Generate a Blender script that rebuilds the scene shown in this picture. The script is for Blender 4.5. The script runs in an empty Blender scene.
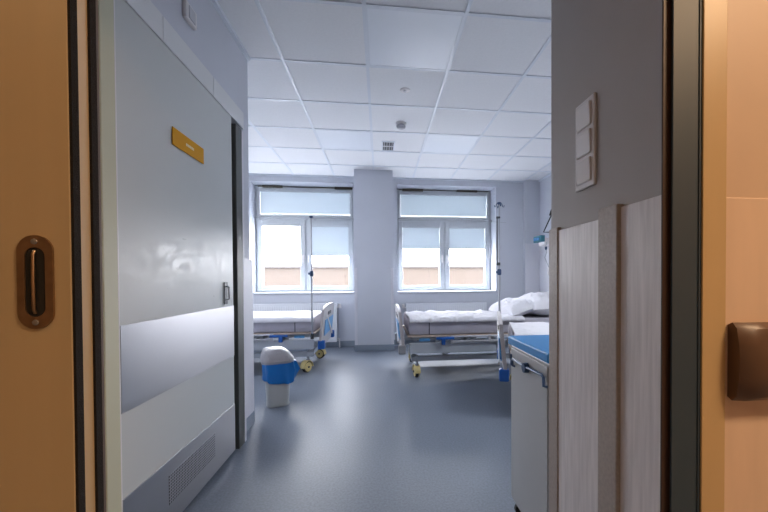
import bpy, bmesh, math, random
from mathutils import Vector, Matrix, noise
PI = math.pi
random.seed(7)
S = bpy.context.scene
C = S.collection

# ---------------- camera ----------------
cd = bpy.data.cameras.new('camera'); cam = bpy.data.objects.new('camera', cd); C.objects.link(cam)
cd.sensor_width = 36; cd.lens = 17.04
cd.shift_x = -0.0516; cd.shift_y = 0.0357
cd.clip_start = 0.02; cd.clip_end = 300
yaw, pitch, roll = 0.1193, -0.0134, 0.0047
fw = Vector((math.sin(yaw), math.cos(yaw), 0)); ri = Vector((math.cos(yaw), -math.sin(yaw), 0)); up = Vector((0, 0, 1))
f2 = fw*math.cos(pitch) + up*math.sin(pitch); u2 = up*math.cos(pitch) - fw*math.sin(pitch)
r2 = ri*math.cos(roll) - u2*math.sin(roll); u3 = u2*math.cos(roll) + ri*math.sin(roll)
cam.matrix_world = Matrix(((r2.x, u3.x, -f2.x, 0), (r2.y, u3.y, -f2.y, 0), (r2.z, u3.z, -f2.z, 1.045), (0, 0, 0, 1)))
S.camera = cam

# ---------------- world, lights, exposure ----------------
w = bpy.data.worlds.new('overcast_sky'); S.world = w; w.use_nodes = True
bg = w.node_tree.nodes['Background']
bg.inputs[0].default_value = (0.92, 0.91, 0.96, 1); bg.inputs[1].default_value = 11.0
S.view_settings.view_transform = 'Standard'; S.view_settings.look = 'None'
S.view_settings.exposure = 1.92; S.view_settings.gamma = 1.0; S.view_settings.use_curve_mapping = False

def area(name, loc, rot, sx, sy, power, color, portal=False, spread=PI):
    l = bpy.data.lights.new(name, 'AREA'); l.shape = 'RECTANGLE'; l.size = sx; l.size_y = sy
    l.energy = power; l.color = color; l.spread = spread
    if portal: l.cycles.is_portal = True
    o = bpy.data.objects.new(name, l); o.location = loc; o.rotation_euler = rot; C.objects.link(o); return o
# portals guide the daylight through the two window openings (face into the room, -Y)
area('daylight_portal', (-1.165, 6.045, 1.67), (-PI/2, 0, 0), 1.53, 1.66, 1, (1, 1, 1), True)
area('daylight_portal', (1.065, 6.045, 1.67), (-PI/2, 0, 0), 1.59, 1.66, 1, (1, 1, 1), True)
# warm corridor ceiling lamps, behind the camera to each side of the doorway
area('corridor_lamp', (-1.35, -0.55, 2.40), (0, 0, 0), 0.6, 0.3, 2.0, (1.0, 0.62, 0.30))
area('corridor_lamp', (1.45, -0.45, 2.40), (0, 0, 0), 0.6, 0.3, 10.8, (1.0, 0.67, 0.40))

# cool fill lights added out of view at the ceiling of the side bays
area('bay_fill_light', (-2.2, 4.2, 2.6), (0, 0, 0), .55, .55, 9, (.93, .96, 1))
area('bay_fill_light', (2.0, 2.3, 2.6), (0, 0, 0), .55, .55, 8, (.93, .96, 1))

# ---------------- materials ----------------
def mat(name, col, rough=0.6, metal=0.0, spec=0.5, noise_amt=0.0, noise_scale=20, bump=0.0, bump_scale=200, stretch=(1, 1, 1), coat=0.0, rough_var=0.0):
    m = bpy.data.materials.new(name); m.use_nodes = True
    nt = m.node_tree; b = nt.nodes['Principled BSDF']
    b.inputs['Base Color'].default_value = (*col, 1); b.inputs['Roughness'].default_value = rough
    b.inputs['Metallic'].default_value = metal; b.inputs['Specular IOR Level'].default_value = spec
    b.inputs['Coat Weight'].default_value = coat
    tc = nt.nodes.new('ShaderNodeTexCoord'); mp = nt.nodes.new('ShaderNodeMapping'); mp.inputs['Scale'].default_value = stretch
    nt.links.new(tc.outputs['Object'], mp.inputs['Vector'])
    if noise_amt or rough_var:
        n = nt.nodes.new('ShaderNodeTexNoise'); n.inputs['Scale'].default_value = noise_scale; n.inputs['Detail'].default_value = 4
        nt.links.new(mp.outputs[0], n.inputs['Vector'])
        if noise_amt:
            r = nt.nodes.new('ShaderNodeMapRange'); r.inputs['From Min'].default_value = .3; r.inputs['From Max'].default_value = .7
            r.inputs['To Min'].default_value = 1-noise_amt; r.inputs['To Max'].default_value = 1+noise_amt
            nt.links.new(n.outputs['Fac'], r.inputs['Value'])
            mx = nt.nodes.new('ShaderNodeVectorMath'); mx.operation = 'SCALE'; mx.inputs[0].default_value = col
            nt.links.new(r.outputs[0], mx.inputs['Scale']); nt.links.new(mx.outputs[0], b.inputs['Base Color'])
        if rough_var:
            r = nt.nodes.new('ShaderNodeMapRange'); r.inputs['From Min'].default_value = .3; r.inputs['From Max'].default_value = .7
            r.inputs['To Min'].default_value = max(0, rough-rough_var); r.inputs['To Max'].default_value = rough+rough_var
            nt.links.new(n.outputs['Fac'], r.inputs['Value']); nt.links.new(r.outputs[0], b.inputs['Roughness'])
    if bump:
        n2 = nt.nodes.new('ShaderNodeTexNoise'); n2.inputs['Scale'].default_value = bump_scale; n2.inputs['Detail'].default_value = 3
        nt.links.new(mp.outputs[0], n2.inputs['Vector'])
        bp = nt.nodes.new('ShaderNodeBump'); bp.inputs['Strength'].default_value = bump; bp.inputs['Distance'].default_value = .002
        nt.links.new(n2.outputs['Fac'], bp.inputs['Height']); nt.links.new(bp.outputs[0], b.inputs['Normal'])
    return m

M = {}
M['wall'] = mat('lavender_grey_paint', (.555, .585, .655), .55, noise_amt=.02, noise_scale=3, bump=.15, bump_scale=300)
M['wall_near'] = mat('warm_grey_paint', (.44, .42, .41), .6, noise_amt=.03, noise_scale=3, bump=.2, bump_scale=300)
M['ceiling'] = mat('white_mineral_tile', (.74, .76, .79), .9, noise_amt=.02, noise_scale=60, bump=.3, bump_scale=400)
M['tbar'] = mat('white_grid_bar', (.64, .69, .76), .4)
M['skirt'] = mat('blue_grey_skirting', (.26, .31, .38), .4, noise_amt=.04, noise_scale=60)
M['guard'] = mat('pale_corner_guard', (.64, .65, .71), .4)
M['panel'] = mat('grey_grained_panel', (.72, .69, .69), .42, noise_amt=.12, noise_scale=9, stretch=(10, 10, .7), bump=.2, bump_scale=50)
M['batten'] = mat('beige_speckled_batten', (.40, .35, .31), .5, noise_amt=.1, noise_scale=120)
M['brown'] = mat('warm_lit_wall_brown', (.05, .03, .025), .5, noise_amt=.08, noise_scale=20, stretch=(1, 1, .1))
M['jamb'] = mat('dark_green_grey_steel', (.036, .066, .105), .5)
M['ochre'] = mat('ochre_door_frame', (.60, .44, .24), .4, noise_amt=.03, noise_scale=6, stretch=(4, 4, .4))
M['leaf'] = mat('tan_sliding_leaf', (.53, .42, .26), .45, noise_amt=.04, noise_scale=5, stretch=(6, 6, .3))
M['corr_hi'] = mat('salmon_corridor_paint', (.66, .50, .38), .5, noise_amt=.03, noise_scale=5)
M['corr_lo'] = mat('peach_corridor_panel', (.78, .60, .47), .4, noise_amt=.05, noise_scale=6, stretch=(4, 4, .6))
M['rail_brown'] = mat('dark_brown_bumper', (.13, .075, .05), .4)
M['brush'] = mat('black_brush_pile', (.008, .007, .007), .95, bump=1, bump_scale=900)
M['brass'] = mat('aged_bronze', (.36, .25, .16), .35, metal=.9, noise_amt=.15, noise_scale=60)
M['hole'] = mat('black_recess', (.012, .012, .012), .8)
M['olive'] = mat('olive_grey_jamb', (.52, .52, .38), .5)
M['darkolive'] = mat('dark_olive_post', (.07, .08, .075), .45)
M['taupe'] = mat('taupe_strip', (.11, .09, .08), .6)
M['laminate'] = None
M['steel'] = mat('brushed_steel', (.43, .43, .45), .33, metal=1.0)
M['alu'] = mat('grey_aluminium_cover', (.66, .68, .70), .38, metal=.1)
M['frame'] = mat('white_window_plastic', (.52, .56, .60), .4)
M['bronze'] = mat('dark_bronze_opener', (.08, .07, .055), .4, metal=.5)
M['rad'] = mat('white_radiator_enamel', (.72, .75, .80), .35)
M['white_pl'] = mat('white_plastic', (.72, .71, .72), .35)
M['grey_pl'] = mat('light_grey_plastic', (.50, .51, .56), .4)
M['bedgrey'] = mat('pale_grey_bed_lacquer', (.46, .50, .55), .35)
M['bedboard'] = mat('greige_board', (.50, .47, .48), .4)
M['deck'] = mat('beige_deck_edge', (.55, .45, .38), .5)
M['dark'] = mat('dark_grey_metal', (.06, .07, .08), .4, metal=.4)
M['blue'] = mat('royal_blue_plastic', (.008, .10, .40), .35)
M['cyan'] = mat('sky_blue_plastic', (.10, .32, .62), .4)
M['bluetop'] = mat('blue_worktop', (.015, .24, .60), .5)
M['cabinet'] = mat('grey_cabinet_lacquer', (.43, .44, .45), .4, noise_amt=.03, noise_scale=4)
M['handle_blue'] = mat('slate_blue_rod', (.07, .14, .28), .35)
M['bag'] = mat('blue_bin_bag', (.005, .15, .48), .3, coat=.2)
M['bin'] = mat('grey_bin_plastic', (.42, .44, .44), .45)
M['binlid'] = mat('pale_grey_bin_lid', (.36, .36, .39), .35)
M['yellow'] = mat('cream_yellow_wheel', (.66, .54, .24), .4)
M['rubber'] = mat('black_rubber', (.02, .02, .02), .6)
M['sheet'] = mat('white_cotton_sheet', (.72, .72, .77), .9, bump=.25, bump_scale=300)
M['mattress'] = mat('lavender_grey_mattress_cover', (.46, .45, .52), .8, bump=.3, bump_scale=40)
M['chrome'] = mat('dull_chrome', (.42, .44, .48), .3, metal=.8)
M['navy'] = mat('navy_clamp', (.03, .07, .16), .4)
M['teal'] = mat('teal_device_plastic', (.05, .22, .28), .4)
M['sign'] = mat('amber_door_sign', (.62, .30, .01), .6, spec=.15)
M['ink'] = mat('pale_sign_lettering', (.85, .75, .5), .5)
M['ltpanel'] = mat('opal_light_panel', (.70, .75, .82), .35)
M['facade'] = mat('peach_render', (.023, .0162, .0118), .9, noise_amt=.04, noise_scale=.6)
M['ledge'] = mat('grey_roof_edge', (.025, .022, .022), .8)
M['ground'] = mat('pale_grey_yard', (.33, .33, .33), .9, noise_amt=.1, noise_scale=2)

def floor_mat():
    m = bpy.data.materials.new('speckled_blue_vinyl'); m.use_nodes = True; nt = m.node_tree; b = nt.nodes['Principled BSDF']
    tc = nt.nodes.new('ShaderNodeTexCoord')
    n1 = nt.nodes.new('ShaderNodeTexNoise'); n1.inputs['Scale'].default_value = 90; n1.inputs['Detail'].default_value = 5
    n2 = nt.nodes.new('ShaderNodeTexNoise'); n2.inputs['Scale'].default_value = 1.5; n2.inputs['Detail'].default_value = 3
    nt.links.new(tc.outputs['Object'], n1.inputs['Vector']); nt.links.new(tc.outputs['Object'], n2.inputs['Vector'])
    cr = nt.nodes.new('ShaderNodeValToRGB'); e = cr.color_ramp.elements
    e[0].position = .35; e[0].color = (.135, .160, .205, 1); e[1].position = .65; e[1].color = (.178, .208, .262, 1)
    nt.links.new(n1.outputs['Fac'], cr.inputs[0]); nt.links.new(cr.outputs[0], b.inputs['Base Color'])
    r = nt.nodes.new('ShaderNodeMapRange'); r.inputs['To Min'].default_value = .36; r.inputs['To Max'].default_value = .52
    nt.links.new(n2.outputs['Fac'], r.inputs['Value']); nt.links.new(r.outputs[0], b.inputs['Roughness'])
    bp = nt.nodes.new('ShaderNodeBump'); bp.inputs['Strength'].default_value = .15; bp.inputs['Distance'].default_value = .001
    nt.links.new(n1.outputs['Fac'], bp.inputs['Height']); nt.links.new(bp.outputs[0], b.inputs['Normal'])
    return m
M['floor'] = floor_mat()

def laminate():  # smooth grey door sheet with faint arcs left by wiping
    m = bpy.data.materials.new('wiped_grey_laminate'); m.use_nodes = True; nt = m.node_tree; b = nt.nodes['Principled BSDF']
    b.inputs['Base Color'].default_value = (.52, .55, .55, 1)
    tc = nt.nodes.new('ShaderNodeTexCoord')
    n = nt.nodes.new('ShaderNodeTexNoise'); n.inputs['Scale'].default_value = 3.2; n.inputs['Detail'].default_value = 7; n.inputs['Distortion'].default_value = 3.5
    mp = nt.nodes.new('ShaderNodeMapping'); mp.inputs['Scale'].default_value = (1, .8, 2.2); mp.inputs['Rotation'].default_value = (.3, 0, 0)
    nt.links.new(tc.outputs['Object'], mp.inputs[0]); nt.links.new(mp.outputs[0], n.inputs['Vector'])
    d = nt.nodes.new('ShaderNodeVectorMath'); d.operation = 'DISTANCE'; d.inputs[1].default_value = (0, .45, 1.12); nt.links.new(tc.outputs['Object'], d.inputs[0])
    k = nt.nodes.new('ShaderNodeMapRange'); k.interpolation_type = 'SMOOTHSTEP'; k.inputs['From Min'].default_value = .15; k.inputs['From Max'].default_value = .75
    k.inputs['To Min'].default_value = 1; k.inputs['To Max'].default_value = 0; nt.links.new(d.outputs['Value'], k.inputs['Value'])
    s1 = nt.nodes.new('ShaderNodeMath'); s1.operation = 'SUBTRACT'; s1.inputs[1].default_value = .5; nt.links.new(n.outputs['Fac'], s1.inputs[0])
    mu = nt.nodes.new('ShaderNodeMath'); mu.operation = 'MULTIPLY'; nt.links.new(s1.outputs[0], mu.inputs[0]); nt.links.new(k.outputs[0], mu.inputs[1])
    ma = nt.nodes.new('ShaderNodeMath'); ma.operation = 'MULTIPLY_ADD'; ma.inputs[1].default_value = .55; ma.inputs[2].default_value = .36
    nt.links.new(mu.outputs[0], ma.inputs[0]); nt.links.new(ma.outputs[0], b.inputs['Roughness'])
    return m
M['laminate'] = laminate()

def perforated():
    m = bpy.data.materials.new('perforated_steel'); m.use_nodes = True; nt = m.node_tree; b = nt.nodes['Principled BSDF']
    b.inputs['Metallic'].default_value = .6; b.inputs['Roughness'].default_value = .35
    tc = nt.nodes.new('ShaderNodeTexCoord'); sp = nt.nodes.new('ShaderNodeSeparateXYZ'); nt.links.new(tc.outputs['Object'], sp.inputs[0])
    def cell(out):
        a = nt.nodes.new('ShaderNodeMath'); a.operation = 'MULTIPLY'; a.inputs[1].default_value = 1/.0125; nt.links.new(out, a.inputs[0])
        f = nt.nodes.new('ShaderNodeMath'); f.operation = 'FRACT'; nt.links.new(a.outputs[0], f.inputs[0])
        s = nt.nodes.new('ShaderNodeMath'); s.operation = 'SUBTRACT'; s.inputs[1].default_value = .5; nt.links.new(f.outputs[0], s.inputs[0])
        q = nt.nodes.new('ShaderNodeMath'); q.operation = 'POWER'; q.inputs[1].default_value = 2
        ab = nt.nodes.new('ShaderNodeMath'); ab.operation = 'ABSOLUTE'; nt.links.new(s.outputs[0], ab.inputs[0]); nt.links.new(ab.outputs[0], q.inputs[0])
        return q.outputs[0]
    ad = nt.nodes.new('ShaderNodeMath'); nt.links.new(cell(sp.outputs[1]), ad.inputs[0]); nt.links.new(cell(sp.outputs[2]), ad.inputs[1])
    lt = nt.nodes.new('ShaderNodeMath'); lt.operation = 'LESS_THAN'; lt.inputs[1].default_value = .09; nt.links.new(ad.outputs[0], lt.inputs[0])
    mx = nt.nodes.new('ShaderNodeMixRGB'); mx.inputs[1].default_value = (.42, .42, .45, 1); mx.inputs[2].default_value = (.02, .02, .02, 1)
    nt.links.new(lt.outputs[0], mx.inputs[0]); nt.links.new(mx.outputs[0], b.inputs['Base Color'])
    return m
M['perf'] = perforated()
nt_ = M['steel'].node_tree; b_ = nt_.nodes['Principled BSDF']; b_.inputs['Anisotropic'].default_value = .62; b_.inputs['Anisotropic Rotation'].default_value = .25
cx_n = nt_.nodes.new('ShaderNodeCombineXYZ'); cx_n.inputs[1].default_value = 1.0; nt_.links.new(cx_n.outputs[0], b_.inputs['Tangent'])

def blind_mat():
    m = bpy.data.materials.new('translucent_blind_fabric'); m.use_nodes = True; nt = m.node_tree; nt.nodes.remove(nt.nodes['Principled BSDF'])
    out = nt.nodes['Material Output']
    d = nt.nodes.new('ShaderNodeBsdfDiffuse'); d.inputs[0].default_value = (.55, .60, .65, 1)
    t = nt.nodes.new('ShaderNodeBsdfTranslucent'); t.inputs[0].default_value = (.088, .097, .100, 1)
    a = nt.nodes.new('ShaderNodeAddShader'); nt.links.new(d.outputs[0], a.inputs[0]); nt.links.new(t.outputs[0], a.inputs[1]); nt.links.new(a.outputs[0], out.inputs[0])
    return m
M['blind'] = blind_mat()
def glass_mat(name, tint=(.96, .97, .97)):
    m = bpy.data.materials.new(name); m.use_nodes = True; nt = m.node_tree; nt.nodes.remove(nt.nodes['Principled BSDF'])
    out = nt.nodes['Material Output']
    t = nt.nodes.new('ShaderNodeBsdfTransparent'); t.inputs[0].default_value = (*tint, 1)
    g = nt.nodes.new('ShaderNodeBsdfGlossy'); g.inputs['Roughness'].default_value = .02
    mx = nt.nodes.new('ShaderNodeMixShader'); mx.inputs[0].default_value = .06
    nt.links.new(t.outputs[0], mx.inputs[1]); nt.links.new(g.outputs[0], mx.inputs[2]); nt.links.new(mx.outputs[0], out.inputs[0])
    return m
M['glass'] = glass_mat('window_glass')
M['clear'] = glass_mat('clear_tubing', (.8, .83, .86))

# ---------------- geometry helpers ----------------
def box(bm, x0, x1, y0, y1, z0, z1, bev=0, rot=None, pivot=None):
    t = bmesh.new()
    bmesh.ops.create_cube(t, size=1)
    for v in t.verts: v.co = Vector(((x0+x1)/2 + v.co.x*(x1-x0), (y0+y1)/2 + v.co.y*(y1-y0), (z0+z1)/2 + v.co.z*(z1-z0)))
    if bev: bmesh.ops.bevel(t, geom=t.edges[:], offset=bev, segments=2, profile=.5, affect='EDGES')
    if rot:
        p = Vector(pivot) if pivot else Vector(((x0+x1)/2, (y0+y1)/2, (z0+z1)/2))
        for v in t.verts: v.co = p + rot @ (v.co-p)
    merge(bm, t); return bm
def merge(bm, t):
    me = bpy.data.meshes.new('tmp'); t.to_mesh(me); t.free(); bm.from_mesh(me); bpy.data.meshes.remove(me)
def tube(bm, pts, r, n=10, caps=True):
    pts = [Vector(p) for p in pts]; rings = []
    rr = r if isinstance(r, (list, tuple)) else [r]*len(pts)
    prev = None
    for i, p in enumerate(pts):
        d = (pts[min(i+1, len(pts)-1)] - pts[max(i-1, 0)]).normalized()
        a = prev if prev else (Vector((0, 0, 1)) if abs(d.z) < .9 else Vector((1, 0, 0)))
        s = d.cross(a).normalized(); a2 = s.cross(d).normalized(); prev = a2
        rings.append([bm.verts.new(p + (s*math.cos(2*PI*k/n) + a2*math.sin(2*PI*k/n))*rr[i]) for k in range(n)])
    for i in range(len(rings)-1):
        for k in range(n): bm.faces.new((rings[i][k], rings[i][(k+1) % n], rings[i+1][(k+1) % n], rings[i+1][k]))
    if caps: bm.faces.new(rings[0][::-1]); bm.faces.new(rings[-1])
    return bm
def lathe(bm, prof, center, axis='z', n=28):
    c = Vector(center); rings = []
    for r, h in prof:
        ring = []
        for k in range(n):
            a = 2*PI*k/n; u, v = r*math.cos(a), r*math.sin(a)
            d = {'z': (u, v, h), 'y': (u, h, v), 'x': (h, u, v)}[axis]
            ring.append(bm.verts.new(c+Vector(d)))
        rings.append(ring)
    for i in range(len(rings)-1):
        for k in range(n): bm.faces.new((rings[i][k], rings[i][(k+1) % n], rings[i+1][(k+1) % n], rings[i+1][k]))
    bm.faces.new(rings[0][::-1]); bm.faces.new(rings[-1]); return bm
def obj(name, bm, m, parent=None, smooth=False, label=None):
    bmesh.ops.recalc_face_normals(bm, faces=bm.faces[:])
    me = bpy.data.meshes.new(name); bm.to_mesh(me); bm.free()
    o = bpy.data.objects.new(name, me); C.objects.link(o)
    me.materials.append(M[m] if isinstance(m, str) else m)
    if smooth:
        for p in me.polygons: p.use_smooth = True
        try: me.set_sharp_from_angle(angle=math.radians(40))
        except Exception: pass
    if parent: o.parent = parent
    if label: o['label'] = label
    return o
def B(*boxes, bev=0):
    bm = bmesh.new()
    for b in boxes: box(bm, *b, bev=bev)
    return bm
def struct(name, bm, m, parent=None, smooth=False):
    o = obj(name, bm, m, parent, smooth)
    if not parent: o['kind'] = 'structure'
    return o
def tag(o, label, cat, group=None):
    o['label'] = label; o['category'] = cat
    if group: o['group'] = group
    return o
def thing(name, label, cat, loc=(0, 0, 0), rotz=0, group=None):
    o = bpy.data.objects.new(name, None); C.objects.link(o); o.location = loc; o.rotation_euler = (0, 0, rotz)
    o.empty_display_size = .1
    return tag(o, label, cat, group)
def copy_tree(o, parent=None):
    c = o.copy(); C.objects.link(c); c.parent = parent
    for ch in list(o.children): copy_tree(ch, c)
    return c

CEIL = 2.617
# ================= SETTING =================
struct('floor', B((-3.3, 2.75, -2.2, 6.03, -.1, 0)), 'floor')
struct('ceiling', B((-3.3, 2.75, .62, 6.03, CEIL, CEIL+.1)), 'ceiling')
# lay-in grid bars
bm = bmesh.new(); X0, Y0 = -.6815, 2.1313
for i in range(-5, 7):
    x = X0+.6*i
    if -3.1 < x < 2.55: box(bm, x-.012, x+.012, (2.8 if x < -.93 else .62 if x < .55 else 1.17), 5.7, CEIL-.006, CEIL+.002)
for j in range(-2, 6):
    y = Y0+.6*j
    x0 = -3.1 if y > 2.8 else -.925; x1 = 2.567 if y > 1.17 else .55
    box(bm, x0, x1, y-.012, y+.012, CEIL-.0055, CEIL+.002)
struct('trim_1', bm, 'tbar')
# wall angle round the ceiling edge
struct('trim_2', B((-.925, -.903, .62, 2.73, CEIL-.02, CEIL), (-3.1, -.925, 2.73, 2.752, CEIL-.02, CEIL), (2.545, 2.567, 1.118, 5.62, CEIL-.02, CEIL),
    (-3.1, -.36, 5.678, 5.7, CEIL-.022, CEIL), (.19, 2.32, 5.678, 5.7, CEIL-.022, CEIL)), 'tbar')

ZB, ZT = .84, 2.515
LX0, LX1, RX0, RX1 = -1.93, -.40, .27, 1.862
struct('wall_back', B((-3.3, LX0, 5.7, 6.03, 0, CEIL), (LX1, RX0, 5.7, 6.03, 0, CEIL), (RX1, 2.75, 5.7, 6.03, 0, CEIL),
    (LX0, LX1, 5.7, 6.03, 0, ZB), (LX0, LX1, 5.7, 6.03, ZT, CEIL), (RX0, RX1, 5.7, 6.03, 0, ZB), (RX0, RX1, 5.7, 6.03, ZT, CEIL)), 'wall')
struct('wall_right', B((2.567, 2.75, 1.118, 5.7, 0, CEIL)), 'wall')
struct('wall_left', B((-3.3, -3.1, 2.73, 5.7, 0, CEIL)), 'wall')
struct('wall_partition', B((-3.3, -.925, .62, 2.73, 0, CEIL)), 'wall')
struct('wall_vestibule', B((.55, 2.75, .62, 1.118, 0, CEIL)), 'wall_near')
struct('pillar', B((-.36, .19, 5.31, 5.7, 0, CEIL)), 'wall')
struct('pilaster', B((2.32, 2.567, 5.62, 5.7, 0, CEIL)), 'wall')
# doorway wall between corridor and vestibule
struct('wall_corridor', B((-3.3, -.50, .52, .62, 0, CEIL), (.545, 2.75, .505, .62, 0, CEIL), (-.50, .545, .52, .62, 2.1, CEIL)), 'wall_near')
struct('wall_corridor_finish', B((.498, 2.75, .488, .50, 1.164, CEIL), (-3.3, .498, .4885, .519, 2.13, CEIL)), 'corr_hi')
struct('wainscot_corridor', B((.498, 2.75, .486, .50, 0, 1.164), bev=.001), 'corr_lo')
struct('wall_corridor_far', B((-3.3, 2.75, -2.2, -2.1, 0, CEIL)), 'corr_hi')
struct('wall_corridor_left', B((-3.4, -3.3, -2.2, .62, 0, CEIL)), 'corr_hi')
struct('wall_corridor_right', B((2.75, 2.85, -2.2, .62, 0, CEIL)), 'corr_hi')
struct('ceiling_corridor', B((-3.3, 2.75, -2.2, .62, CEIL+.001, CEIL+.1)), 'corr_hi')
# skirtings
sk = .09
def skirt(name, *bx): struct(name, B(*bx, bev=.003), 'skirt')
skirt('baseboard_back', (-3.1, -.36, 5.688, 5.7, 0, sk), (.19, 2.32, 5.688, 5.7, 0, sk), (2.32, 2.567, 5.608, 5.62, 0, sk))
skirt('baseboard_pillar', (-.372, .202, 5.298, 5.31, 0, sk), (-.372, -.36, 5.31, 5.7, 0, sk), (.19, .202, 5.31, 5.7, 0, sk))
skirt('baseboard_right', (2.555, 2.567, 1.118, 5.62, 0, sk)); skirt('baseboard_partition', (-.925, -.913, 2.47, 2.77, 0, sk), (-3.1, -.925, 2.73, 2.77, 0, sk))
skirt('baseboard_left', (-3.1, -3.088, 2.77, 5.7, 0, sk))
# corner guards and wainscots of the bedroom
struct('trim_3', B((-.366, -.325, 5.304, 5.31, sk, 1.2), (-.366, -.36, 5.31, 5.35, sk, 1.2), (.155, .196, 5.304, 5.31, sk, 1.2), (.19, .196, 5.31, 5.35, sk, 1.2), bev=.001), 'guard')
struct('wainscot_partition', B((-.925, -.915, 2.47, 2.765, sk, 1.187), (-3.1, -.925, 2.73, 2.765, sk, 1.187), bev=.001), 'guard')
struct('wainscot_right', B((2.559, 2.567, 1.3, 5.62, sk, 1.6), (2.32, 2.567, 5.612, 5.62, sk, 1.6), bev=.001), 'guard')
struct('trim_4', B((LX0-.0, LX1, 5.68, 5.98, ZB-.02, ZB+.004), (RX0, RX1, 5.68, 5.98, ZB-.02, ZB+.004), bev=.003), 'wall')
# right vestibule wall cladding
struct('wainscot_vestibule', B((.542, .55, .838, 1.06, 0, 1.19), (.542, .55, .622, .778, 0, 1.205), bev=.001), 'panel')
struct('trim_5', B((.532, .55, .765, .838, 0, 1.213), (.538, .558, 1.055, 1.096, 0, 1.20), (.5425, .558, 1.096, 1.121, 0, 1.20), bev=.003), 'batten')
struct('warm_light_strip', B((.4150, .45, .4925, .4955, 0, 2.12), bev=.0008), 'brown')  # warm corridor light grazing the wall, painted as a thin brown strip

# ---- windows ----
def window(name, x0, x1, blinds, openbars, wires):
    W = bpy.data.objects.new(name, None); C.objects.link(W); W.location = (x0, 5.98, ZB); W['kind'] = 'structure'
    w = x1-x0; h = ZT-ZB
    t = .03
    bm = bmesh.new(); f = .045
    y0, y1 = 0, .045
    box(bm, 0, f, y0, y1, 0, h, bev=.004); box(bm, w-f, w, y0, y1, 0, h, bev=.004)
    box(bm, f, w-f, y0, y1, 0, .035, bev=.004); box(bm, f, w-f, y0, y1, h-.05, h, bev=.004)
    zt0, zt1 = 1.13, 1.20     # transom
    box(bm, f, w-f, y0, y1, zt0, zt1, bev=.004)
    mc = w/2
    box(bm, mc-.03, mc+.03, y0, y1, .035, zt0, bev=.004)
    obj('window_frame', bm, 'frame', W)
    def sash(a, b, c, d, bw, nm):
        q = bmesh.new(); s0, s1 = -.022, .045
        box(q, a, a+bw, s0, s1, c, d, bev=.006); box(q, b-bw, b, s0, s1, c, d, bev=.006)
        box(q, a+bw, b-bw, s0, s1, c, c+bw, bev=.006); box(q, a+bw, b-bw, s0, s1, d-bw, d, bev=.006)
        so = obj(nm, q, 'frame', W)
        obj('pane', B((a+bw-.005, b-bw+.005, .036, .042, c+bw-.005, d-bw+.005)), 'glass', so)
        return so, (a+bw, b-bw, c+bw, d-bw)
    so, r = sash(.03, w-.03, zt1-.012, h-.022, .045, 'transom_sash')
    obj('blind', B((r[0]+.001, r[1]-.001, -.006, -.004, r[2]+.003, r[3]-.02)), 'blind', so)
    obj('blind_cassette', B((r[0], r[1], -.028, .004, r[3]-.028, r[3]+.003), bev=.004), 'frame', so)
    for k, (a, b) in enumerate(((.03, mc-.012), (mc+.012, w-.03))):
        so, r = sash(a, b, .02, zt0+.012, .072, 'casement_sash')
        bl = blinds[k]
        zb = r[3]-.03 - bl
        obj('blind_cassette', B((r[0]-.002, r[1]+.002, -.034, .004, r[3]-.03, r[3]+.012), bev=.004), 'frame', so)
        if bl > .03:
            bb = obj('blind', B((r[0]+.001, r[1]-.001, -.006, -.004, zb, r[3]-.02)), 'blind', so)
            obj('bottom_bar', B((r[0]-.003, r[1]+.003, -.010, -.002, zb-.012, zb+.003), bev=.002), 'frame', so)
        hx = b-.026 if k == 0 else a+.026
        hb = B((hx-.013, hx+.013, -.032, -.02, .52, .59), bev=.003); box(hb, hx-.009, hx+.009, -.058, -.03, .555, .58, bev=.004); box(hb, hx-.009, hx+.009, -.06, -.045, .46, .58, bev=.004)
        obj('window_handle', hb, 'white_pl', so)
    q = bmesh.new()
    for a, b, hh in openbars: box(q, a, b, -.05, -.02, h-.01-hh, h-.005, bev=.003)
    tube(q, [(.05, -.035, h-.02), (w-.05, -.035, h-.02)], .006)
    obj('opener_arm', q, 'bronze', W)
    q = bmesh.new(); tube(q, [(.0, -.06, zt0+.035), (w, -.06, zt0+.035)], .005); box(q, w-.03, w, -.07, -.02, zt0+.02, zt0+.05, bev=.003)
    obj('opener_rod', q, 'chrome', W)
    if wires:
        q = bmesh.new(); tube(q, [(w-.03, -.03, .53), (w-.03, -.06, .55), (w-.03, -.065, .7), (w-.03, -.06, .8), (w-.03, -.03, .82)], .009)
        obj('opener_crank', q, 'grey_pl', W)
    return W
window('window_1', LX0, LX1, (0.0, .45), ((.12, .42, .028), (1.22, 1.5, .03)), False)
window('window_2', RX0, RX1, (.335, .335), ((.10, .44, .032), (1.0, 1.35, .024)), True)

# ---- sliding door of the side room, on the partition ----
D = bpy.data.objects.new('door_1', None); C.objects.link(D); D.location = (-.87, 1.35, 0); D['kind'] = 'structure'
def dl(y0, y1, z0, z1, x0=-.04, x1=0): return (x0, x1, y0-1.35, y1-1.35, z0, z1)
DY1 = 2.296
obj('door_panel', B(dl(1.335, DY1, .02, 2.03, -.04, -.003), bev=.002), 'laminate', D)
obj('kick_band', B(dl(1.337, DY1-.002, .590, .890, -.004, 0), bev=.0008), 'steel', D, label='wide brushed steel band')
kp = obj('kick_plate', B(dl(1.337, DY1-.002, .022, .298, -.004, 0), bev=.0008), 'steel', D)
obj('vent_grille', B(dl(1.603, 2.026, .112, .236, -.001, .001)), 'perf', D, label='perforated steel air grille')
obj('edge_strip', B(dl(1.329, 1.335, .02, 2.03, -.042, .0), bev=.001), 'white_pl', D)
q = bmesh.new(); q = B(dl(2.158, 2.20, .905, 1.03, .0, .004), bev=.0015)
ph = obj('pull_plate', q, 'dark', D)
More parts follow.
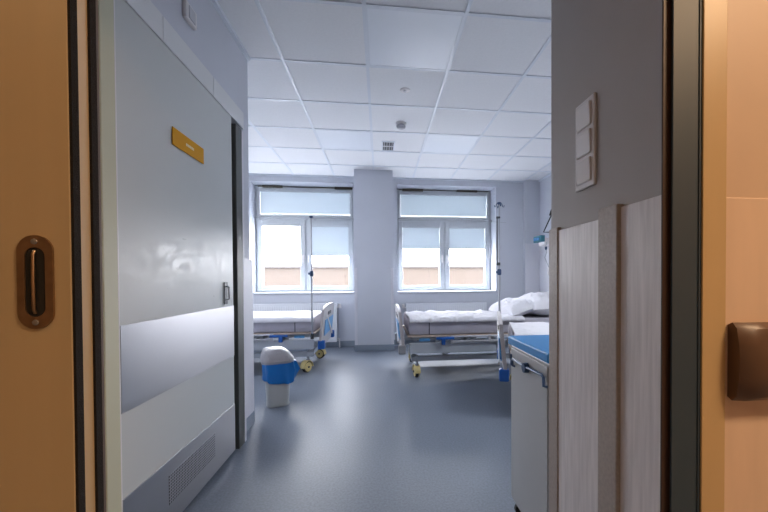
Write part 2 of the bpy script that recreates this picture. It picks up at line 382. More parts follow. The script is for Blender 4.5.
q = bmesh.new(); tube(q, [(.004, .83, .93), (.02, .83, .935), (.02, .83, 1.0), (.004, .83, 1.005)], .005); obj('pull_handle', q, 'chrome', ph)
struct('trim_7', B((-.925, -.868, 1.262, 1.328, 0, 2.35), bev=.004), 'olive')
struct('trim_8', B((-.925, -.885, 1.215, 1.268, 0, 2.35), bev=.004), 'taupe')
struct('trim_9', B((-.925, -.866, 2.345, 2.440, 0, 1.995), bev=.003), 'darkolive')
struct('trim_14', B((-.925, -.866, 2.440, 2.470, 0, 1.995), bev=.003), 'guard')
tag(obj('door_rail_cover', B((-.924, -.866, 1.30, 1.60, 2.012, 2.115), (-.924, -.866, 1.602, 2.05, 2.012, 2.115), (-.924, -.866, 2.052, 2.478, 2.012, 2.115), bev=.002), 'alu'),
    'long light grey metal cover above the sliding door panel', 'rail cover')
# sign
sg = thing('door_sign', 'amber yellow rectangular sign on the grey sliding door', 'sign', (-.870, 1.797, 1.656))
obj('sign_plate', B((.0, .004, -.136, .136, -.038, .038), bev=.001), 'sign', sg)
q = bmesh.new()
x = -.03
for k, wd in enumerate((.012, .008, .010, .013, .007, .011, .009)): box(q, .004, .0046, x, x+wd*.75, -.006, .006); x += wd
obj('lettering', q, 'ink', sg)
# small white device on the wall above the rail
t = thing('wall_sensor', 'small white square box on the wall above the door rail', 'sensor', (-.925, 1.916, 2.337))
obj('housing', B((0, .02, -.052, .052, -.042, .042), bev=.006), 'white_pl', t)
obj('cover', B((.02, .024, -.03, .03, -.03, .03), bev=.003), 'grey_pl', t)

# ---- near doorway: tan sliding leaf on the left, seals and jambs ----
L = bpy.data.objects.new('door_2', None); C.objects.link(L); L.location = (-.358, .47, 0); L['kind'] = 'structure'
q = B((-.95, 0, 0, .040, .01, 2.12), bev=.0008)
obj('door_panel', q, 'leaf', L)
def pill(bm, w, h, cx, cz, y0, y1, n=12):
    pts = []
    r = w/2; s = h/2-r
    for k in range(n+1): a = PI*k/n; pts.append((cx+r*math.cos(a), cz+s+r*math.sin(a)))
    for k in range(n+1): a = PI+PI*k/n; pts.append((cx+r*math.cos(a), cz-s+r*math.sin(a)))
    a = [bm.verts.new((x, y0, z)) for x, z in pts]; b = [bm.verts.new((x, y1, z)) for x, z in pts]
    bm.faces.new(a[::-1]); bm.faces.new(b); m_ = len(pts)
    for k in range(m_): bm.faces.new((a[k], a[(k+1) % m_], b[(k+1) % m_], b[k]))
def pill_ring(bm, w, h, w2, h2, cx, cz, y0, y1, n=14):
    def pp(w, h):
        r = w/2; s = h/2-r
        return [(cx+r*math.cos(PI*k/n), cz+s+r*math.sin(PI*k/n)) for k in range(n+1)] + [(cx+r*math.cos(PI+PI*k/n), cz-s+r*math.sin(PI+PI*k/n)) for k in range(n+1)]
    o, i = pp(w, h), pp(w2, h2); m_ = len(o)
    of = [bm.verts.new((x, y0, z)) for x, z in o]; ob = [bm.verts.new((x, y1, z)) for x, z in o]
    jf = [bm.verts.new((x, y0, z)) for x, z in i]; jb = [bm.verts.new((x, y1, z)) for x, z in i]
    for k in range(m_):
        n1 = (k+1) % m_
        bm.faces.new((of[k], of[n1], jf[n1], jf[k])); bm.faces.new((ob[k], ob[n1], jb[n1], jb[k]))
        bm.faces.new((of[k], of[n1], ob[n1], ob[k])); bm.faces.new((jf[k], jf[n1], jb[n1], jb[k]))
q = bmesh.new(); hx, hz = -.0355, 1.043; pill_ring(q, .037, .108, .021, .080, hx, hz, -.0025, 0)
fp = obj('flush_pull', q, 'brass', L, smooth=True, label='oval bronze recessed finger pull')
q = bmesh.new(); pill(q, .0214, .0804, hx, hz, -.0012, -.0002); obj('recess', q, 'hole', fp)
q = bmesh.new(); tube(q, [(hx-.001, -.001, hz-.036), (hx-.001, -.003, hz-.032), (hx-.001, -.0035, hz), (hx-.001, -.003, hz+.032), (hx-.001, -.001, hz+.036)], .0017); obj('grip_bar', q, 'brass', fp, smooth=True)
for zz in (hz+.0465, hz-.0465):
    q = bmesh.new(); lathe(q, [(.0035, 0), (.003, .0012), (.001, .0016)], (hx, -.0024, zz), 'y', 12)
    for v in q.verts: v.co.y = -.0024 - (v.co.y+.0024)
    obj('screw', q, 'chrome', fp)
def bristle(name, x0, x1, y0, y1, z1):
    q = bmesh.new(); box(q, x0-.03, x0+.004, y0, y1, 0, z1)
    z = 0; rnd = random.Random(3)
    while z < z1:
        hgt = .0035; box(q, x0, x1-rnd.random()*.0018, y0+.001, y1-.001, z, z+hgt); z += hgt
    return struct(name, q, 'brush')
bristle('trim_10', -.359, -.3568, .4715, .4815, 2.1)
bristle('trim_12', -.359, -.3568, .5005, .5105, 2.1)
struct('trim_13', B((-.40, -.3582, .511, .5195, 0, 2.1), bev=.001), 'taupe')
# right side of the doorway
struct('trim_15', B((.4255, .4735, .486, .4895, 0, 2.12), bev=.0008), 'jamb')
struct('trim_17', B((.4672, .4690, .4845, .4865, 0, 2.12), bev=.0004), 'jamb')
struct('trim_16', B((.4725, .5115, .4835, .50, 0, 2.12), bev=.001), 'ochre')
t = thing('bumper_rail', 'dark brown handrail on the peach corridor wall beside the doorway', 'handrail', (.513, .486, .920))
q = bmesh.new(); prof = [(0, -.054), (-.012, -.058), (-.024, -.05), (-.03, -.025), (-.032, 0), (-.03, .025), (-.024, .05), (-.012, .058), (0, .054)]
rings = []
for x in (0.004, .02, .05, .6, 1.2, 2.2):
    rings.append([q.verts.new((x, py*(.6 if x < .01 else 1), pz)) for py, pz in prof])
for a, b in zip(rings[:-1], rings[1:]):
    for k in range(len(prof)-1): q.faces.new((a[k], a[k+1], b[k+1], b[k]))
q.faces.new(rings[0]); q.faces.new(rings[-1][::-1])
obj('rail', q, 'rail_brown', t, smooth=True)
for x in (.3, 1.2, 2.0): obj('bracket', B((x-.02, x+.02, -.004, 0, -.053, .053)), 'dark', t)

# light switch: triple, on vestibule wall
t = thing('light_switch', 'white triple light switch plate on the dark grey wall', 'switch', (.55, .915, 1.40))
obj('plate', B((-.008, 0, -.046, .046, -.117, .117), bev=.004), 'white_pl', t)
for k in (-1, 0, 1):
    q = B((-.013, -.007, -.034, .034, k*.072-.031, k*.072+.031), bev=.004)
    for v in q.verts:
        if v.co.x < -.011: v.co.x += (v.co.z-k*.072)*-.06
    obj('rocker', q, 'white_pl', t)

# ================= CEILING FITTINGS =================
def cell(i, j): return (X0+.6*i+.3, Y0+.6*j+.3)
for k, (i, j, lab) in enumerate(((1, 0, 'large bluish light panel in the ceiling nearest the doorway'), (0, 3, 'bluish ceiling light panel left of the square air vent'), (2, 3, 'bluish ceiling light panel right of the square air vent'))):
    if k == 0:
        lp0 = thing('ceiling_light', lab, 'ceiling light', (*cell(i, j), CEIL), 0, 'square light panels in the tile ceiling')
        obj('diffuser', B((-.282, .282, -.282, .282, -.004, .0), bev=.001), 'ltpanel', lp0)
        obj('rim', B((-.288, .288, .282, .288, -.006, 0), (-.288, .288, -.288, -.282, -.006, 0), (-.288, -.282, -.288, .288, -.006, 0), (.282, .288, -.288, .288, -.006, 0)), 'tbar', lp0)
    else:
        c = copy_tree(lp0); c.location = (*cell(i, j), CEIL); c['label'] = lab
t = thing('smoke_detector', 'round white smoke detector on a ceiling tile near the vent', 'smoke detector', (.22, 3.70, CEIL))
q = bmesh.new(); lathe(q, [(.055, 0), (.055, -.012), (.048, -.018)], (0, 0, 0)); obj('base', q, 'white_pl', t, smooth=True)
q = bmesh.new(); lathe(q, [(.036, -.018), (.036, -.028), (.046, -.030), (.044, -.045), (.030, -.055), (.01, -.058)], (0, 0, 0)); obj('sensor_head', q, 'grey_pl', t, smooth=True)
t = thing('ceiling_disc', 'small flat white disc on the ceiling in front of the smoke detector', 'sensor', (.216, 3.05, CEIL))
q = bmesh.new(); lathe(q, [(.042, 0), (.041, -.005), (.034, -.008)], (0, 0, 0)); obj('disc', q, 'white_pl', t, smooth=True)
q = bmesh.new(); lathe(q, [(.014, -.008), (.012, -.014)], (0, 0, 0)); obj('cap', q, 'grey_pl', t, smooth=True)
t = thing('air_vent', 'small square dark ceiling vent with grey louvres', 'vent', (.105, 4.345, CEIL))
obj('frame', B((-.075, .075, -.15, -.135, -.008, 0), (-.075, .075, .135, .15, -.008, 0), (-.075, -.062, -.135, .135, -.008, 0), (.062, .075, -.135, .135, -.008, 0)), 'tbar', t)
obj('backing', B((-.063, .063, -.136, .136, -.002, -.0002)), 'dark', t)
for k in range(4):
    x = -.045+k*.03
    obj('louvre', B((x-.0025, x+.0025, -.134, .134, -.007, -.002)), 'grey_pl', t)
obj('damper', B((-.06, .06, -.012, .012, -.0075, -.003)), 'grey_pl', t)

# ================= RADIATORS =================
def radiator(label, x0, x1, z0, z1, valve_side, group):
    t = thing('radiator', label, 'radiator', ((x0+x1)/2, 5.655, z0), 0, group)
    w = (x1-x0)/2; h = z1-z0
    q = bmesh.new(); box(q, -w, w, -.05, -.028, 0, h, bev=.006)
    n = int(2*w/.0333)
    for k in range(n):
        x = -w+.0167+k*.0333
        if x > w-.01: break
        box(q, x-.009, x+.009, -.054, -.048, .03, h-.03, bev=.0025)
    box(q, -w, w, -.02, .0, .01, h-.01, bev=.005)
    obj('panel', q, 'rad', t)
    q = B((-w-.002, w+.002, -.05, .002, h-.004, h+.004), bev=.002)
    obj('top_grille', q, 'rad', t)
    q = bmesh.new(); xv = w*valve_side
    tube(q, [(xv, -.025, .05), (xv+.035*valve_side, -.025, .05), (xv+.04*valve_side, -.025, -z0+.002)], .009); obj('pipe', q, 'white_pl', t)
    q = bmesh.new(); tube(q, [(xv-.0, -.025, h-.06), (xv+.045*valve_side, -.025, h-.06)], .011)
    obj('pipe', q, 'white_pl', t)
    q = bmesh.new(); lathe(q, [(.02, 0), (.024, .02), (.022, .06), (.012, .066)], (xv+.045*valve_side, -.025, h-.07)); obj('thermostat_knob', q, 'white_pl', t, smooth=True)
    for sx in (-1, 1): obj('bracket', B((sx*w*.6-.02, sx*w*.6+.02, -.002, .044, .1, h-.1)), 'rad', t)
radiator('white panel radiator under the left window behind the bed', -1.86, -.655, .09, .675, 1, 'radiators')
radiator('white panel radiator under the right window behind the bed', .40, 1.68, .09, .655, -1, 'radiators')

# ================= BEDS =================
def caster_parts(parent, x, y, ang):
    c, s = math.cos(ang), math.sin(ang); R = Matrix.Rotation(ang, 3, 'Z')
    r = .062; off = Vector((.02, 0, 0))
    q = bmesh.new()
    # yellow shell: two discs plus top hood
    for sgn in (-1, 1):
        lathe(q, [(.050, sgn*.018), (.052, sgn*.024), (.030, sgn*.028), (.022, sgn*.026)], (0, 0, r), 'y', 24)
    # hood built as arc
    arc = []
    for k in range(11):
        a = math.radians(-5+k*19)
        arc.append((math.cos(a), math.sin(a)))
    ring = []
    for ca, sa in arc:
        ring.append([q.verts.new((ca*R_, yy, r+sa*R_)) for R_, yy in ((.066, -.030), (.074, -.030), (.074, .030), (.066, .030))])
    for a, b in zip(ring[:-1], ring[1:]):
        for k in range(4): q.faces.new((a[k], a[(k+1) % 4], b[(k+1) % 4], b[k]))
    q.faces.new(ring[0]); q.faces.new(ring[-1][::-1])
    for v in q.verts: v.co = Vector((x, y, 0)) + R @ (v.co+off)
    cst = obj('caster', q, 'yellow', parent, smooth=True, label='yellow swivel caster')
    q = bmesh.new(); lathe(q, [(r*.8, -.016), (r, -.013), (r, .013), (r*.8, .016)], (0, 0, r), 'y', 28)
    for v in q.verts: v.co = Vector((x, y, 0)) + R @ (v.co+off)
    obj('tyre', q, 'rubber', cst, smooth=True)
    q = bmesh.new(); lathe(q, [(.011, -.034), (.011, .034)], (0, 0, r), 'y', 14)
    for v in q.verts: v.co = Vector((x, y, 0)) + R @ (v.co+off)
    obj('hub', q, 'dark', cst, smooth=True)
    q = bmesh.new(); tube(q, [(x, y, .128), (x, y, .235)], .014); tube(q, [(x, y, .13), (x, y, .15)], .022)
    obj('stem', q, 'chrome', cst, smooth=True)

def wrinkle(x, y, s, seed):
    v = Vector((x*s, y*s, seed)); n = noise.noise(v + Vector((noise.noise(v*.7)*.9, noise.noise(v*.9+Vector((5, 1, 2)))*.9, 0)))
    return (1-abs(n)*2.2)
def cloth_top(x0, x1, y0, y1, z, drop, seed, amp=.012, nx=150, ny=70, r=.024):
    """a cloth lying on a mattress top, folding over the long sides by `drop`"""
    q = bmesh.new(); W = (y1-y0)/2; cy = (y0+y1)/2; tot = W+drop; vs = []
    for i in range(nx+1):
        row = []; x = x0+(x1-x0)*i/nx
        for j in range(ny+1):
            s = -tot+2*tot*j/ny; a = abs(s); sg = 1 if s >= 0 else -1
            flat = W-r
            if a <= flat: yy, zz, nrm = a, 0, (0, 1)
            elif a <= flat+r*PI/2:
                th = (a-flat)/r; yy, zz, nrm = flat+r*math.sin(th), -r*(1-math.cos(th)), (math.sin(th), math.cos(th))
            else: yy, zz, nrm = W, -r-(a-flat-r*PI/2), (1, 0)
            d = amp*(.8*wrinkle(x, s, 3.2, seed)+.5*wrinkle(x, s, 7, seed+4)+.35*wrinkle(x, s*.8, 13, seed+9)+.15*wrinkle(x, s, 24, seed+2)) + .002
            d = max(d, .003)
            row.append(q.verts.new((x+.006*noise.noise(Vector((s*6, seed, 0))), cy+sg*(yy+nrm[0]*d*.8), z+zz+nrm[1]*d)))
        vs.append(row)
    for i in range(nx):
        for j in range(ny): q.faces.new((vs[i][j], vs[i+1][j], vs[i+1][j+1], vs[i][j+1]))
    return q

MZ0, MZ1 = .452, .612
def make_bed(label, loc, rotz, caster_angs, hy=.45):
    t = thing('hospital_bed', label, 'bed', loc, rotz, 'hospital beds')
    # mattress
    q = bmesh.new(); box(q, .05, 2.0, -hy+.03, hy-.03, MZ0+.002, MZ1, bev=.03)
    bmesh.ops.subdivide_edges(q, edges=[e for e in q.edges if e.calc_length() > .5], cuts=24, use_grid_fill=True)
    for v in q.verts:
        d = .006*noise.noise(Vector((v.co.x*5, v.co.y*5, v.co.z*9)))
        if abs(v.co.y) > hy-.06: v.co.y += d*(1 if v.co.y > 0 else -1)
    mt = obj('mattress', q, 'mattress', t, smooth=True)
    # seam with a dark zip pull
    for sy in (-1, 1): obj('seam', B((.262, .270, sy*(hy-.028)-.003, sy*(hy-.028)+.003, MZ0+.01, MZ1-.02)), 'dark', mt)
    obj('deck', B((.04, 2.02, -hy, hy, MZ0-.014, MZ0), bev=.003), 'deck', t, label='beige mattress deck edge')
    # under frame
    q = bmesh.new()
    for sy in (-1, 1):
        y = sy*(hy-.03)
        box(q, .06, .98, y-.02, y+.02, .27, .375, bev=.006)      # deep side beam at the foot half
        box(q, .98, 2.04, y-.018, y+.018, .33, .385, bev=.006)
    for x in (.12, .75, 1.35, 1.95): box(q, x-.02, x+.02, -hy+.04, hy-.04, .40, .44)
    for x in (.35, .62, .95, 1.3, 1.7):
        for sy in (-1, 1): box(q, x-.015, x+.015, sy*(hy-.05)-.012, sy*(hy-.05)+.012, .37, MZ0-.014)
    obj('upper_frame', q, 'bedgrey', t)
    q = bmesh.new()
    for sy in (-1, 1): box(q, .08, 2.02, sy*.33-.025, sy*.33+.025, .17, .225, bev=.006)
    for x in (.12, 1.98): box(q, x-.03, x+.03, -.38, .38, .175, .225, bev=.006)
    obj('chassis', q, 'bedgrey', t)
    for x, lean in ((.45, .28), (1.45, .28)):
        q = bmesh.new()
        for sy in (-1, 1):
            R_ = Matrix.Rotation(-.9, 3, 'Y')
            box(q, x-.02, x+.28, sy*.27-.015, sy*.27+.015, .27, .305, bev=.004, rot=Matrix.Rotation(-.45, 3, 'Y'))
        tube(q, [(x, -.29, .22), (x, .29, .22)], .018); tube(q, [(x+.26, -.29, .36), (x+.26, .29, .36)], .018)
        obj('lift_arm', q, 'bedgrey', t)
    obj('motor', B((.75, 1.0, -.06, .06, .24, .32), bev=.015), 'dark', t)
    # folded side rails: slim tubes along the beam
    for sy in (-1, 1):
        q = bmesh.new(); y = sy*(hy+.012)
        tube(q, [(.5, y, .44), (1.75, y, .44)], .010); tube(q, [(.5, y, .39), (1.75, y, .39)], .010)
        for x in (.5, .9, 1.35, 1.75): box(q, x-.014, x+.014, y-.012, y+.012, .37, .455, bev=.003)
        obj('side_rail', q, 'grey_pl', t)
        # blue release lever
        q = bmesh.new(); y = sy*(hy+.03)
        box(q, .33, .52, y-.012, y+.012, .415, .440, bev=.005)
        box(q, .385, .425, y-.014, y+.014, .36, .43, bev=.006)
        obj('release_lever', q, 'blue', t, label='bright blue lever')
        q = B((.16, .27, sy*(hy-.008)-.004, sy*(hy-.008)+.004, .395, .425), bev=.002); obj('tag_strip', q, 'cyan', t)
    # end boards
    for nm, xx, dr in (('footboard', 0.0, -1), ('headboard', 2.06, 1)):
        q = bmesh.new()
        hh = .745 if nm == 'footboard' else .86
        prof = []
        n = 14
        for k in range(n+1):
            u = -1+2*k/n; prof.append((u*hy*(1.0), hh-.045*abs(u)**4))
        bot = .27
        # board: outline in YZ extruded in x with outward lean
        def ring(x0_):
            pts = [(hy*.98*(-1), bot)] + prof + [(hy*.98, bot)]
            return [q.verts.new((xx + dr*(x0_ + .045*((z-bot)/(hh-bot))), y, z)) for y, z in pts]
        a = ring(-.014); b = ring(.014)
        q.faces.new(a); q.faces.new(b[::-1])
        for k in range(len(a)): q.faces.new((a[k], a[(k+1) % len(a)], b[(k+1) % len(a)], b[k]))
        bmesh.ops.bevel(q, geom=[e for e in q.edges if not (abs(e.verts[0].co.x-e.verts[1].co.x) > .02)], offset=.004, segments=2, affect='EDGES')
        eb = obj(nm, q, 'bedboard', t)
        q = bmesh.new()
        rt = Matrix.Rotation(dr*math.atan(.045/(hh-bot)), 3, 'Y')
        cx_, cz_ = xx+dr*.042, (bot+hh)/2+.01
        box(q, cx_-.004, cx_+.004, -hy+.12, hy-.12, cz_-.12, cz_+.06, bev=.002, rot=rt); obj('inset_panel', q, 'cyan', eb, label='light blue inset panel')
        # hand grip hole look: dark slot
        q = bmesh.new(); box(q, cx_-.002, cx_+.008, -.12, .12, cz_+.10, cz_+.14, bev=.003, rot=rt, pivot=(cx_, 0, cz_)); obj('grip_slot', q, 'dark', eb)
        q = bmesh.new(); R2 = Matrix.Rotation(.55, 3, 'X')
        box(q, cx_+dr*.008-.006, cx_+dr*.008+.006, -.26, .26, cz_-.04, cz_-.01, bev=.003, rot=R2); obj('diagonal_bar', q, 'white_pl', eb)
        for sy in (-1, 1):
            q = B((min(xx-dr*.02, xx+dr*.055), max(xx-dr*.02, xx+dr*.055), sy*(hy-.035)-.035, sy*(hy-.035)+.035, .265, .36), bev=.012)
            obj('bumper', q, 'blue', t, label='blue corner bumper')
    for (x, y), a in zip(((.14, -.36), (.14, .36), (1.95, -.36), (1.95, .36)), caster_angs): caster_parts(t, x, y, a)
    return t

M['bumper_grey'] = mat('grey_bumper', (.30, .31, .33), .5)
# right bed: foot board to the left, head at the right wall
bed2 = make_bed('hospital bed under the right window with rumpled white sheet', (.24, 4.17, 0), 0, (PI/2+.12, PI/2-.1, 1.2, .8))
# left bed: turned round, foot board to the right
bed1 = make_bed('hospital bed behind the waste bin under the left window', (-.67, 4.57, 0), PI, (2.8, 1.0, 1.2, .8))
# near right bed, mostly behind the blue-topped cabinet
A3 = -.30
bed3 = make_bed('hospital bed just behind the blue topped cabinet', (1.06, 3.02, 0), A3, (1.2, 2.2, 1.0, .7), hy=.42)

for ch in bed2.children:
    if ch.name.startswith('bumper'): ch.data.materials[0] = M['bumper_grey']; ch['label'] = 'grey corner bumper'
def shorten(o, cut, d):
    for ch in o.children:
        for v in ch.data.vertices:
            if v.co.x > cut: v.co.x -= d
        shorten(ch, cut, d)
shorten(bed3, 1.04, .70)
bed3['label'] = 'short hospital bed just behind the blue topped cabinet'
def sheet_on(bed, rotz, loc, x0, x1, hy, label, seed, amp=.012, drop=.05):
    q = cloth_top(x0, x1, -hy+.02, hy-.02, MZ1-.002, drop, seed, amp)
    o = obj('bed_sheet', q, 'sheet', None, smooth=True)
    o.location = loc; o.rotation_euler = (0, 0, rotz)
    sd = o.modifiers.new('thickness', 'SOLIDIFY'); sd.thickness = .004; sd.offset = 1
    return tag(o, label, 'sheet', 'white sheets on the hospital beds')
sheet_on(bed2, 0, (.24, 4.17, 0), .06, 1.30, .45, 'rumpled white sheet spread on the bed under the right window', 2.3, .020, .012)
sheet_on(bed1, PI, (-.67, 4.57, 0), .06, 1.98, .45, 'smooth white sheet on the bed under the left window', 7.1, .009, .03)
sheet_on(bed3, A3, (1.06, 3.02, 0), .06, 1.28, .42, 'white sheet on the bed behind the blue topped cabinet', 4.4, .010, .09)

def pillow(name, label, cat, loc, rot, lx, ly, lz, seed, group=None):
    q = bmesh.new(); n = 44; top = {}; bt = {}
    for i in range(n+1):
        for j in range(n+1):
            u, v = -1+2*i/n, -1+2*j/n
            e = (max(0, (1-abs(u)**3.2))*max(0, (1-abs(v)**3.2)))**.5
            pin = 1-.07*(1-e)*(1 if abs(u) < .9 and abs(v) < .9 else 0)
            x, y = u*lx/2*(1-.05*(1-v*v)), v*ly/2*(1-.05*(1-u*u))
            wv = .16*wrinkle(u*1.3, v*1.3, 1.9, seed)+.12*wrinkle(u, v, 4, seed+3)+.06*wrinkle(u, v, 8, seed+6)
            top[i, j] = q.verts.new((x, y, e*lz/2*(1+wv)))
            bt[i, j] = top[i, j] if i in (0, n) or j in (0, n) else q.verts.new((x, y, -e*lz/2*.8))
    for i in range(n):
        for j in range(n):
            q.faces.new((top[i, j], top[i+1, j], top[i+1, j+1], top[i, j+1]))
            q.faces.new((bt[i, j], bt[i, j+1], bt[i+1, j+1], bt[i+1, j]))
    o = obj(name, q, 'sheet', None, smooth=True); o.location = loc; o.rotation_euler = rot
    return tag(o, label, cat, group)
pillow('pillow', 'plump white pillow at the head of the bed under the right window', 'pillow', (1.96, 4.10, .718), (0, -.04, 0), .64, .76, .26, 1.2)
pillow('folded_blanket', 'crumpled white blanket heaped beside the pillow on the bed under the right window', 'blanket', (1.56, 4.16, .69), (0, -.30, .04), .34, .80, .17, 5.7)

# ================= IV POLES =================
def iv_pole(label, loc, top, double):
    t = thing('iv_pole', label, 'iv pole', loc, 0, 'drip stands on the beds'); x, y, z0 = loc; h = top-z0
    q = bmesh.new(); tube(q, [(0, 0, 0), (0, 0, 1.1-z0)], .0105, 12); obj('lower_tube', q, 'chrome', t, smooth=True)
    q = bmesh.new(); tube(q, [(0, 0, 1.08-z0), (0, 0, h)], .0075, 12); obj('upper_tube', q, 'chrome', t, smooth=True)
    q = bmesh.new(); lathe(q, [(.014, -.03), (.02, -.02), (.02, .02), (.014, .03)], (0, 0, 1.105-z0)); tube(q, [(0, 0, 1.105-z0), (-.035, 0, 1.105-z0)], [.008, .014], 10)
    obj('clamp_knob', q, 'navy', t, smooth=True)
    if double:
        q = bmesh.new(); tube(q, [(-.022, 0, 1.18-z0), (-.022, 0, 1.64-z0)], .006, 10); box(q, -.03, .008, -.008, .008, 1.63-z0, 1.65-z0, bev=.002); box(q, -.03, .008, -.008, .008, 1.17-z0, 1.20-z0, bev=.002)
        obj('infusion_tube_holder', q, 'dark', t)
        q = bmesh.new(); tube(q, [(-.10, 0, 1.60-z0), (.07, .0, 1.59-z0)], .0022, 6); obj('cross_wire', q, 'chrome', t)
    q = bmesh.new(); lathe(q, [(.012, -.015), (.02, -.005), (.02, .006), (.008, .012)], (0, 0, h)); obj('top_cap', q, 'navy', t, smooth=True)
    for a in ((0, PI) if not double else (0, PI/2, PI, 3*PI/2)):
        L_ = .028 if double else .03
        q = bmesh.new(); pts = [(0, 0, h), (L_*.5, 0, h+.004), (L_, 0, h-.01), (L_+.006, 0, h-.035), (L_+.018, 0, h-.038), (L_+.022, 0, h-.02)]
        R_ = Matrix.Rotation(a, 3, 'Z'); tube(q, [R_ @ Vector(p) for p in pts], .004, 8); obj('hook', q, 'navy' if double else 'chrome', t, smooth=True)
    q = bmesh.new(); lathe(q, [(.018, 0), (.018, .05), (.012, .06)], (0, 0, 0)); obj('socket_sleeve', q, 'dark', t, smooth=True)
iv_pole('slim steel drip stand at the foot of the bed under the left window', (-.742, 4.09, .39), 1.724, False)
iv_pole('drip stand with dark hooks on the bed behind the blue topped cabinet', (1.165, 3.46, .40), 1.78, True)

# ================= WASTE BIN =================
t = thing('waste_bin', 'grey plastic waste bin lined with a blue bag', 'waste bin', (-.855, 3.15, 0), .35)
def loft(q, secs, n=32, p=4):
    rings = []
    for z, a, b, cx, cy in secs:
        ring = []
        for k in range(n):
            th = 2*PI*k/n; c, s = math.cos(th), math.sin(th)
            ring.append(q.verts.new((cx+a*math.copysign(abs(c)**(2/p), c), cy+b*math.copysign(abs(s)**(2/p), s), z)))
        rings.append(ring)
    for i in range(len(rings)-1):
        for k in range(n): q.faces.new((rings[i][k], rings[i][(k+1) % n], rings[i+1][(k+1) % n], rings[i+1][k]))
    q.faces.new(rings[0][::-1]); q.faces.new(rings[-1]); return rings
q = bmesh.new(); loft(q, [(0, .083, .075, 0, 0), (.006, .088, .08, 0, 0), (.02, .088, .08, 0, 0), (.03, .085, .078, 0, 0), (.36, .107, .095, 0, 0)]); obj('body', q, 'bin', t, smooth=True)
q = bmesh.new()
secs = [(.205, .114, .102, 0, 0), (.22, .115, .103, 0, 0), (.29, .114, .101, 0, 0), (.365, .118, .104, 0, 0)]
rings = loft(q, secs, n=48)
for ri_, ring in enumerate(rings):
    for k, v in enumerate(ring):
        th = 2*PI*k/48
        d = .006*math.sin(th*9+ri_)+.004*noise.noise(Vector((v.co.x*30, v.co.y*30, v.co.z*20)))
        v.co.x += d*math.cos(th); v.co.y += d*math.sin(th)
        if ri_ < 2: v.co.z += .022*math.sin(th*2+.6)+.01*noise.noise(Vector((math.cos(th)*3, math.sin(th)*3, 1)))
# bag corner pulled out to the right
for v in q.verts:
    if v.co.x > .06:
        k = (v.co.x-.06)/.06; f = 1-abs(v.co.z-.285)/.12
        if f > 0 : v.co.x += .065*k*f*max(0, 1-abs(v.co.y+.03)/.11)
obj('bin_liner', q, 'bag', t, smooth=True, label='bright blue plastic bag folded over the rim')
q = bmesh.new()
loft(q, [(.358, .124, .108, 0, 0), (.366, .128, .112, 0, 0), (.395, .127, .110, -.002, 0), (.43, .112, .102, -.012, .0), (.462, .088, .088, -.026, 0), (.474, .066, .07, -.030, 0)], p=4); obj('lid', q, 'binlid', t, smooth=True)
q = bmesh.new(); box(q, -.075, .075, -.108, -.100, .372, .425, bev=.004, rot=Matrix.Rotation(-.25, 3, 'X')); obj('lid_flap', q, 'binlid', t)

# ================= CABINET =================
t = thing('cabinet', 'grey cabinet on casters with a bright blue top by the wall end', 'cabinet', (.58, 1.19, 0))
cw, cdp = .46, .375
obj('body', B((0, cw, 0, cdp, .06, .75), bev=.006), 'cabinet', t)
obj('worktop', B((-.012, cw+.01, -.01, cdp+.01, .75, .787), bev=.006), 'bluetop', t, label='bright blue top')
dr_ = obj('door', B((-.004, .001, .012, cdp-.012, .08, .735), bev=.0015), 'cabinet', t)
q = bmesh.new(); tube(q, [(-.003, .318, .664), (-.014, .318, .668), (-.016, .318, .690), (-.016, .31, .697), (-.016, .18, .697), (-.016, .03, .703), (-.016, .016, .698), (-.016, .014, .668), (-.003, .014, .664)], .0055, 8)
obj('rod_handle', q, 'handle_blue', dr_, smooth=True, label='slate blue staple shaped rod')
q = bmesh.new(); lathe(q, [(.018, -.022), (.02, -.014), (.02, -.004), (.014, 0)], (-.002, .177, .692), 'x', 18); obj('lock_knob', q, 'navy', dr_, smooth=True)
q = B((-.010, -.003, .352, .360, .66, .71), bev=.002); obj('catch', q, 'handle_blue', dr_)
for x in (.03, cw-.03):
    for y in (.03, cdp-.03):
        q = bmesh.new(); lathe(q, [(.02, -.01), (.025, -.008), (.025, .008), (.02, .01)], (x, y, .025), 'y', 16); tube(q, [(x, y, .04), (x, y, .062)], .01)
        obj('caster', q, 'rubber', t, smooth=True)

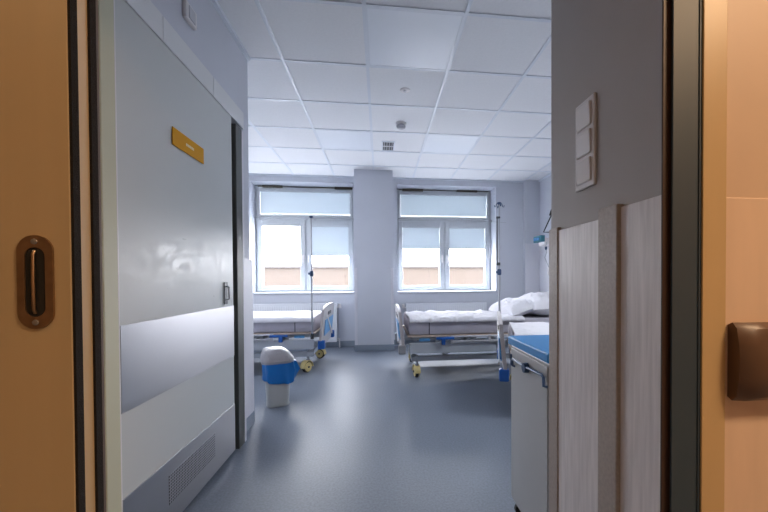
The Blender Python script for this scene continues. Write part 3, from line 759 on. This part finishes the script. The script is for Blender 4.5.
# ================= BEDSIDE WALL DEVICES =================
t = thing('supply_panel', 'teal and white medical gas unit on the wall in the far right corner', 'medical device', (2.559, 5.22, 1.62))
obj('housing', B((-.15, 0, -.10, .10, -.09, .02), bev=.012), 'white_pl', t)
obj('fascia', B((-.22, -.15, -.13, .13, -.04, .055), bev=.01), 'teal', t)
for y in (-.06, 0, .06):
    q = bmesh.new(); lathe(q, [(.018, -.02), (.022, -.012), (.022, 0)], (-.22, y, .005), 'x', 16); obj('outlet', q, 'cyan', t, smooth=True)
t = thing('reading_lamp', 'black bedside lamp with a jointed arm above the teal wall unit', 'lamp', (2.559, 5.04, 1.71))
obj('wall_plate', B((-.02, 0, -.03, .03, -.03, .03), bev=.004), 'dark', t)
q = bmesh.new(); tube(q, [(-.015, 0, 0), (-.20, -.0, .0), (-.13, -.12, .24)], .009, 8); obj('arm', q, 'dark', t, smooth=True)
q = bmesh.new(); lathe(q, [(.022, .05), (.034, .02), (.048, -.03), (.046, -.032)], (-.13, -.14, .255), 'z', 18); obj('lamp_head', q, 'rubber', t, smooth=True)
t = thing('drip_line', 'thin tubing with a white vial hanging below the teal wall unit', 'tubing', (2.39, 5.00, 1.5))
q = bmesh.new(); tube(q, [(0.0, 0, .06), (-.02, -.01, .0), (.0, 0, -.08), (-.03, .0, -.16), (.01, 0, -.25), (.03, 0, -.30)], .005, 8); obj('tube', q, 'chrome', t, smooth=True)
q = bmesh.new(); lathe(q, [(.010, 0), (.018, -.01), (.018, -.09), (.008, -.12)], (.03, 0, -.30)); obj('vial', q, 'white_pl', t, smooth=True)
q = bmesh.new(); lathe(q, [(.008, 0), (.016, -.008), (.016, -.035), (.008, -.05)], (-.012, 0, .0)); obj('regulator', q, 'navy', t, smooth=True)

# ================= OUTSIDE =================
struct('ground', B((-60, 60, 6.5, 90, -5.1, -5)), 'ground')
t = thing('building', 'long peach rendered building across the street seen through both windows', 'building', (0, 30, -5))
obj('facade', B((-40, 40, 0, 12, 0, 6.95), bev=.05), 'facade', t)
obj('roof_edge', B((-40.2, 40.2, -.2, 12.2, 6.95, 7.12), bev=.03), 'ledge', t)
for x, w_, hh in ((5.6, .25, .35), (-8.3, .3, .2), (-6.2, .2, .3), (-5.7, .2, .25), (7.9, .6, .12)):
    obj('roof_vent', B((x, x+w_, .6, .9, 7.12, 7.12+hh), bev=.02), 'ledge', t)
